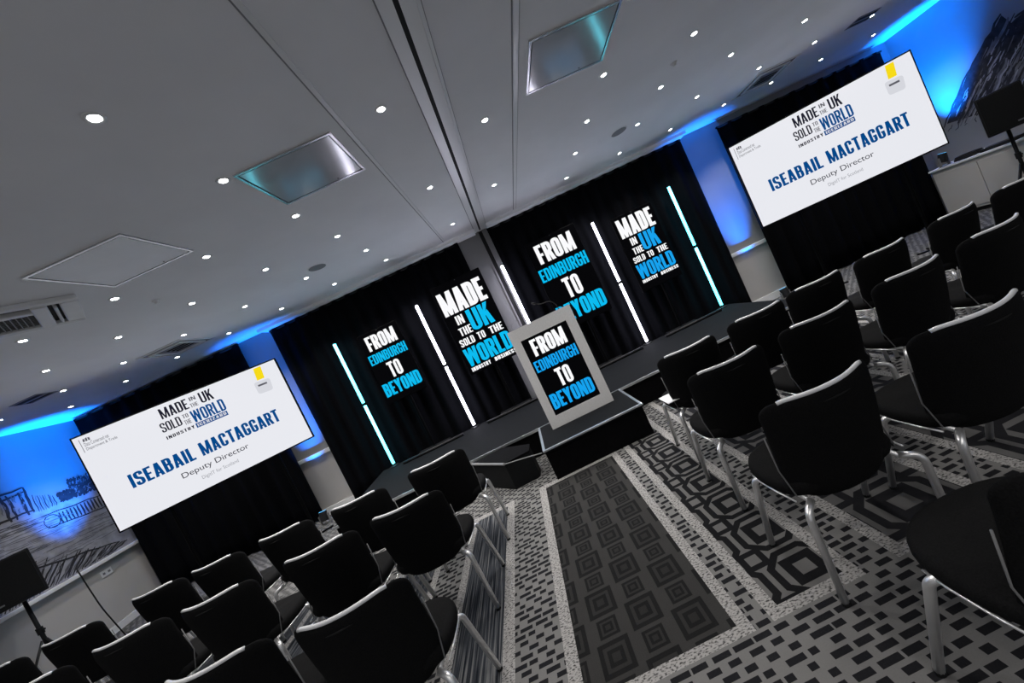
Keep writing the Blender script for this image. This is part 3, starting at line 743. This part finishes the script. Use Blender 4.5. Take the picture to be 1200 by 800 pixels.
def hatch(label, x0, x1, y0, y1, lid):
    r = thing('access_panel', label, 'ceiling panel', ((x0 + x1) / 2, (y0 + y1) / 2, CEIL))
    w, h = (x1 - x0) / 2, (y1 - y0) / 2; f = MB(); t = .016
    f.box(-w, w, -h, -h + t, -.010, 0); f.box(-w, w, h - t, h, -.010, 0); f.box(-w, -w + t, -h + t, h - t, -.010, 0); f.box(w - t, w, -h + t, h - t, -.010, 0)
    f.build('frame', M['hatch_rim'], r)
    MB().box(-w + t, w - t, -h + t, h - t, -.0015, -.0003).build('recess_shade', M['dark'], r)  # flat dark sheet drawn as the shade in the gap round the lid
    MB().box(-w + t + .009, w - t - .009, -h + t + .009, h - t - .009, -.008, -.0016).build('lid', lid, r)
    MB().lathe([(.006, -.010), (.006, -.0069)], (.12, h - t - .03, 0), 10).build('lock', M['dark'], r)
hatch('shiny square ceiling hatch left of the ceiling track reflecting a white tube', -1.19, -.53, 2.54, 3.125, M['hatch'])
hatch('shiny square ceiling hatch right of the ceiling track reflecting a cyan tube', .855, 1.52, 2.53, 3.12, M['hatch'])
hatch('matt pale square ceiling hatch beside the air-conditioning cassette', -2.67, -2.01, 2.60, 3.175, M['hatch_matt'])
# air-conditioning cassette, turned in plan
ac = thing('air_conditioning_cassette', 'grey ceiling air-conditioning cassette with dark slot and grille at the left edge', 'air conditioner', (-2.82, 3.03, CEIL), math.atan2(.70, .72))
b = MB()
def acbox(u0, u1, w0, w1, z0, z1): b.box(u0, u1, w0, w1, z0, z1)
acbox(-1.15, 0, 0, .06, -.035, 0); acbox(-1.15, 0, .49, .54, -.035, 0); acbox(-.10, 0, .06, .49, -.035, 0); acbox(-1.15, -.20, .14, .19, -.04, 0)
acbox(-.24, -.16, .06, .49, -.045, 0); acbox(-1.15, -1.05, .06, .49, -.035, 0); acbox(-.135, -.115, .12, .47, -.04, 0)
b.build('housing', M['ac'], ac, bevel=.008)
d_ = MB(); d_.box(-1.05, -.24, .06, .14, -.006, -.001); d_.box(-.16, -.10, .06, .49, -.006, -.001); d_.box(-1.05, -.24, .19, .49, -.006, -.001); d_.build('recess_shade', M['dark'], ac)  # near-black sheets in place of the shade inside deeper slots
g_ = MB()
for i in range(28): u = -1.03 + i * .028; g_.box(u, u + .006, .20, .485, -.022, -.014)
for i in range(10): v = .21 + i * .03; g_.box(-1.05, -.245, v, v + .005, -.016, -.010)
g_.build('grille', M['grey'], ac)
def diffuser(label, x, y, w, slots):
    r = thing('ceiling_diffuser', label, 'vent', (x, y, CEIL))
    f = MB(); h = w / 2
    for a, b_ in ((h, .0), (h * .72, .006)):
        t = .03
        f.box(-a, a, -a, -a + t, -.012 - b_, 0); f.box(-a, a, a - t, a, -.012 - b_, 0); f.box(-a, -a + t, -a + t, a - t, -.012 - b_, 0); f.box(a - t, a, -a + t, a - t, -.012 - b_, 0)
    f.build('frame', M['trim'], r)
    MB().box(-h + .03, h - .03, -h + .03, h - .03, -.004, -.001).build('plate', M['grey'], r)
    s = MB()
    for i in range(3): s.box(-.10, .16, -.06 + i * .07, -.03 + i * .07, -.010, -.004)
    s.build('slot', M['dark'], r)
diffuser('square ceiling air diffuser with dark slots above the right screen', 4.63, 5.40, .64, 3)
diffuser('square ceiling air diffuser with dark slots above the left screen', -4.08, 5.27, .58, 3)
for x, y, l in ((-1.81, 4.72, 'round grey ceiling speaker above the left part of the stage'), (2.19, 4.86, 'round grey ceiling speaker above the right part of the stage')):
    r = thing('ceiling_speaker', l, 'speaker', (x, y, CEIL))
    MB().lathe([(.105, -.006), (.110, 0)], n=24).build('rim', M['trim'], r); MB().lathe([(.098, -.008), (.100, -.002)], n=24).build('grille', M['grey'], r)
for x, y, l in ((-5.36, 4.73, 'dark slotted ceiling vent near the far left corner'), (5.66, 4.87, 'dark slotted ceiling vent near the far right corner')):
    r = thing('slot_vent', l, 'vent', (x, y, CEIL))
    MB().box(-.16, .16, -.11, .11, -.006, 0).build('plate', M['grey'], r)
    s = MB(); s.box(-.14, .14, -.08, -.02, -.009, -.006); s.box(-.14, .14, .03, .07, -.009, -.006); s.build('slot', M['dark'], r)
for x, y, l in ((2.44, 3.73, 'tiny white sprinkler on the ceiling right of the shiny hatch'), (-2.86, 3.72, 'tiny white sprinkler on the ceiling beyond the matt hatch')):
    o = MB(); o.lathe([(.012, -.03), (.020, -.022), (.010, -.018), (.030, -.006), (.034, 0)], (x, y, CEIL), 14); tag(o.build('sprinkler', M['trim'], smooth=True), l, 'sprinkler')

# ================================================================ SIDE FURNITURE

cb = thing('low_cabinet', 'low grey-white cabinet against the right wall behind the loudspeaker', 'cabinet', (7.44, 5.6, 0))
MB().box(-.22, .19, -.62, .56, .06, .80).build('carcass', M['dado'], cb, bevel=.005)
MB().box(-.25, .20, -.64, .58, .80, .83).build('top', M['trim'], cb, bevel=.005)
MB().box(-.19, .19, -.60, .48, 0, .06).build('plinth', M['dark'], cb)
for a, b_ in ((-.61, -.07), (-.05, .49)): MB().box(-.232, -.22, a, b_, .10, .74).build('door', M['dado'], cb, bevel=.004)
coil = MB()
for k in range(3):
    coil.tube([(.13 * math.cos(a) * (1 - .06 * k), .17 * math.sin(a) * (1 - .06 * k), .012 + .018 * k) for a in [2 * PI * i / 26 for i in range(26)]], .011, 7, closed=True)
tag(coil.build('cable_coil', M['rubber'], loc=(7.36, 5.72, .832), smooth=True), 'coil of black cable lying on the right wall cabinet', 'cable')
bx = thing('control_box', 'flat black box with a small white lamp on the right wall cabinet', 'box', (7.34, 5.30, .83))
MB().box(-.10, .10, -.20, .20, 0, .045).build('case', M['black'], bx, bevel=.006)
MB().lathe([(.008, .045), (.006, .050)], (-.07, .15, 0), 10).build('indicator', M['txt_white'], bx)
so = thing('wall_socket', 'white double wall socket below the ledge on the left wall', 'socket', (ROOM_L + .02, 5.84, .80))
MB().box(0, .010, -.075, .075, -.045, .045).build('plate', M['trim'], so, bevel=.003)
for q in (-.035, .035): MB().box(.010, .012, q - .015, q + .015, -.015, .015).build('outlet', M['grey'], so)

def loudspeaker(label, slabel, x, y, zb, h, w, d, rz, badge_side):
    r = thing('loudspeaker', label, 'speaker', (x, y, zb), rz)
    b = MB(); b.prism([(-w / 2, 0), (w / 2, 0), (w * .36, d), (-w * .36, d)], lambda u, v, q: (u, v, q), 0, h); b.build('cabinet', M['black'], r, bevel=.012)
    g = MB(); g.box(-w / 2 + .02, w / 2 - .02, -.012, .002, .03, h - .02); g.build('grille', M['rubber'], r, bevel=.004)
    bd = MB(); bd.box(badge_side - .03, badge_side + .03, -.015, -.012, .055, .072); bd.build('badge', M['pillar'], r)
    s = thing('speaker_stand', slabel, 'stand', (x - d * .5 * math.sin(rz), y + d * .5 * math.cos(rz), 0))
    p = MB(); p.tube([(0, 0, .12), (0, 0, zb - .004)], .019, 10); p.build('pole', M['black'], s, smooth=True)
    c = MB(); c.tube([(0, 0, .62), (0, 0, .70)], .030, 12); c.tube([(.02, 0, .66), (.055, 0, .66)], .012, 8); c.build('collar', M['black'], s)
    for k in range(3):
        a = 2 * PI * k / 3 + (.0 if x < 0 else PI)
        l = MB(); l.tube([(.02 * math.cos(a), .02 * math.sin(a), .55), (.31 * math.cos(a), .31 * math.sin(a), .015)], .012, 8)
        lo = l.build('leg', M['black'], s, smooth=True)
        f = MB(); f.tube([(.30 * math.cos(a), .30 * math.sin(a), .03), (.32 * math.cos(a), .32 * math.sin(a), .012)], .017, 8); f.build('foot', M['rubber'], lo)
    return r
loudspeaker('black loudspeaker on a pole by the left wall ledge', 'black tripod stand under the left loudspeaker', -6.40, 4.60, 1.06, .54, .44, .34, math.radians(45), -.12)
loudspeaker('black loudspeaker on a pole by the right wall cabinet', 'black tripod stand under the right loudspeaker', 6.84, 4.80, 1.03, .53, .41, .34, math.radians(-45), .10)
cw = MB(); cw.tube(bevel_path([(-6.13, 4.96, 1.12), (-6.10, 4.95, .85), (-6.05, 4.93, .55), (-6.10, 5.06, .02), (-6.3, 5.3, .012), (-6.5, 5.4, .012)], .1), .007, 7)
tag(cw.build('speaker_cable', M['rubber'], smooth=True), 'black cable hanging from the left loudspeaker', 'cable')

# ================================================================ CHAIRS
def back_mesh():
    nu, nv = 26, 26; zb, zt = .375, .824; mb = MB()
    def halfw(z):
        w = .228 + .016 * (z - zb) / (zt - zb); rt, rb = .058, .115
        if z > zt - rt: w = w - rt + math.sqrt(max(0, rt * rt - (z - zt + rt) ** 2))
        if z < zb + rb: w = w - rb + math.sqrt(max(0, rb * rb - (zb + rb - z) ** 2))
        return max(w, .02)
    vs = []
    for sgn in (1, -1):
        for j in range(nv + 1):
            s = .5 - .5 * math.cos(PI * j / nv); z = zb + (zt - zb) * s
            for i in range(nu + 1):
                u = math.sin(PI * .5 * (2 * i / nu - 1)); x = u * halfw(z)
                th = .021 * (max(0, 1 - abs(u) ** 6) ** .5) * (max(0, 1 - abs(2 * s - 1) ** 8) ** .5) + .004
                vs.append((x, back_y(x, z) + sgn * th, z))
    n = (nu + 1) * (nv + 1); w = nu + 1; fs = []
    for j in range(nv):
        for i in range(nu):
            a = j * w + i
            fs.append((a, a + w, a + w + 1, a + 1)); fs.append((n + a, n + a + 1, n + a + w + 1, n + a + w))
    for i in range(nu):
        fs.append((i, i + 1, n + i + 1, n + i)); a = nv * w + i; fs.append((a, n + a, n + a + 1, a + 1))
    for j in range(nv):
        a = j * w; fs.append((a, n + a, n + a + w, a + w)); a = j * w + nu; fs.append((a, a + w, n + a + w, n + a))
    mb.add(vs, fs); return mb
def back_y(x, z): return .11 * (x / .25) ** 2 + .085 * ((.824 - z) / .449) ** 1.3
def seat_mesh():
    mb = MB(); nr, na = 5, 44; vs = []
    def outline(k):
        a = 2 * PI * k / na; c, s = math.cos(a), math.sin(a)
        ex = 2.5 if s > 0 else 4.5
        rr = (abs(c) ** ex + abs(s) ** ex) ** (-1 / ex)
        x, y = rr * c * .263, rr * s
        y = .27 + y * (.235 if s > 0 else .19)
        return x * (1 - .10 * max(0, (.25 - y)) / .2), y
    prof = [(.90, .405), (.97, .412), (1.0, .432), (1.0, .448), (.975, .466), (.90, .474), (.6, .477), (.0, .476)]
    for f, z in prof:
        for k in range(na):
            x, y = outline(k); vs.append((x * f, .27 + (y - .27) * f, z - .006 * max(0, (y - .38)) / .1))
    fs = [(j * na + k, j * na + (k + 1) % na, (j + 1) * na + (k + 1) % na, (j + 1) * na + k) for j in range(len(prof) - 1) for k in range(na)]
    fs.append(tuple(range(na))[::-1])
    mb.add(vs, fs); return mb
def build_chair(label):
    r = thing('banquet_chair', label, 'chair')
    seat_mesh().build('seat', M['fabric'], r, smooth=True)
    bk = back_mesh().build('backrest', M['fabric'], r, smooth=True)
    t = MB(); t.tube([(x, back_y(x, .824) - .003, .829 - .3 * (abs(x) / .25) ** 12) for x in [(-.182 + .364 * i / 18) for i in range(19)]], .0085, 10)
    t.build('top_trim', M['trimbar'], r, smooth=True)
    g = MB(); g.tube([(x, back_y(x, .785) - .0235, .785) for x in [(-.055 + .11 * i / 8) for i in range(9)]], [.001, .002, .003, .0035, .004, .0035, .003, .002, .001], 8)  # thin sliver standing in for the shading of a grip slot
    g.build('grip_shading', M['rubber'], r, smooth=True)
    for s in (-1, 1):
        p = bevel_path([(s * .262, .045, .012), (s * .254, .040, .392), (s * .20, .085, .402)], .045, 7)
        lg = MB(); lg.tube(p, .0145, 10); lo = lg.build('leg', M['chrome'], r, smooth=True)
        f = MB(); f.lathe([(.015, 0), (.0155, .014)], (s * .262, .045, 0), 10); f.build('glide', M['rubber'], lo)
        p = bevel_path([(s * .268, .455, .012), (s * .264, .345, .408), (s * .20, .315, .410)], .03, 7)
        lg = MB(); lg.tube(p, .0145, 10); lo = lg.build('leg', M['chrome'], r, smooth=True)
        f = MB(); f.lathe([(.015, 0), (.0155, .014)], (s * .268, .455, 0), 10); f.build('glide', M['rubber'], lo)
        rl = MB(); rl.tube([(s * .202, .08, .401), (s * .202, .32, .408)], .010, 10); rl.build('side_rail', M['chrome'], r, smooth=True)
        ed_ = MB(); ed_.tube([(s * .247, .10, .413), (s * .256, .20, .414), (s * .258, .30, .414), (s * .250, .37, .413)], .004, 6); ed_.build('seat_edge', M['chrome'], r, smooth=True)
        sp_ = MB(); sp_.tube([(s * .2445, back_y(.23, .68) + .02, .68), (s * .235, back_y(.22, .52) + .015, .52), (s * .228, .115, .42)], .003, 6); sp_.build('seam_piping', M['pillar'], r, smooth=True)
    cbm = MB(); cbm.tube([(-.202, .16, .400), (.202, .16, .400)], .010, 8); cbm.tube([(-.202, .26, .402), (.202, .26, .402)], .010, 8); cbm.build('under_frame', M['chrome'], r, smooth=True)
    return r
rows = {
 ('right', 'front'): [(1.055, 2.81, -1), (1.665, 2.85, 0), (2.22, 2.91, 0), (2.82, 2.92, 3), (3.53, 2.97, 6), (4.13, 2.98, 6)],
 ('right', 'second'): [(.98, 2.15, -1), (1.58, 2.16, -1), (2.21, 2.18, 3), (2.81, 2.21, 6), (3.42, 2.24, 6)],
 ('right', 'third'): [(.94, 1.44, 1), (1.58, 1.41, -1)],
 ('right', 'rear'): [(.975, .715, 0)],
 ('left', 'front'): [(-1.06, 3.05, 3), (-1.73, 3.04, -4), (-2.435, 3.175, -4), (-3.06, 3.22, -6), (-3.62, 3.27, -3), (-4.28, 3.185, 0), (-4.92, 3.19, 0)],
 ('left', 'second'): [(-1.115, 2.36, -2), (-1.685, 2.365, 1), (-2.37, 2.385, -1), (-3.01, 2.455, 1), (-3.63, 2.44, 0)],
 ('left', 'third'): [(-1.09, 1.51, 1), (-1.725, 1.59, -5)],
}
chair0 = None
for (side, row), spots in rows.items():
    for i, (x, y, a) in enumerate(spots):
        lab = 'black upholstered chair with silver-topped back, %s row, %s from the aisle, %s block' % (row, ordinal(i), side)
        loc = (x + (.022 if side == 'left' else .008) + .057 * math.sin(math.radians(a)), y - .057 * math.cos(math.radians(a)), 0)
        if chair0 is None:
            chair0 = build_chair(lab); chair0.location = loc; chair0.rotation_euler = (0, 0, math.radians(a)); chair0['group'] = 'banquet chairs in rows'
        else: dup(chair0, loc, math.radians(a), lab, 'banquet chairs in rows')
pa = MB(); pa.box(-.06, .06, -.10, .10, 0, .004)
tag(pa.build('paper_sheet', M['trim'], loc=(.838, 2.96, .482)), 'white sheet of paper on the front right chair nearest the aisle', 'paper')
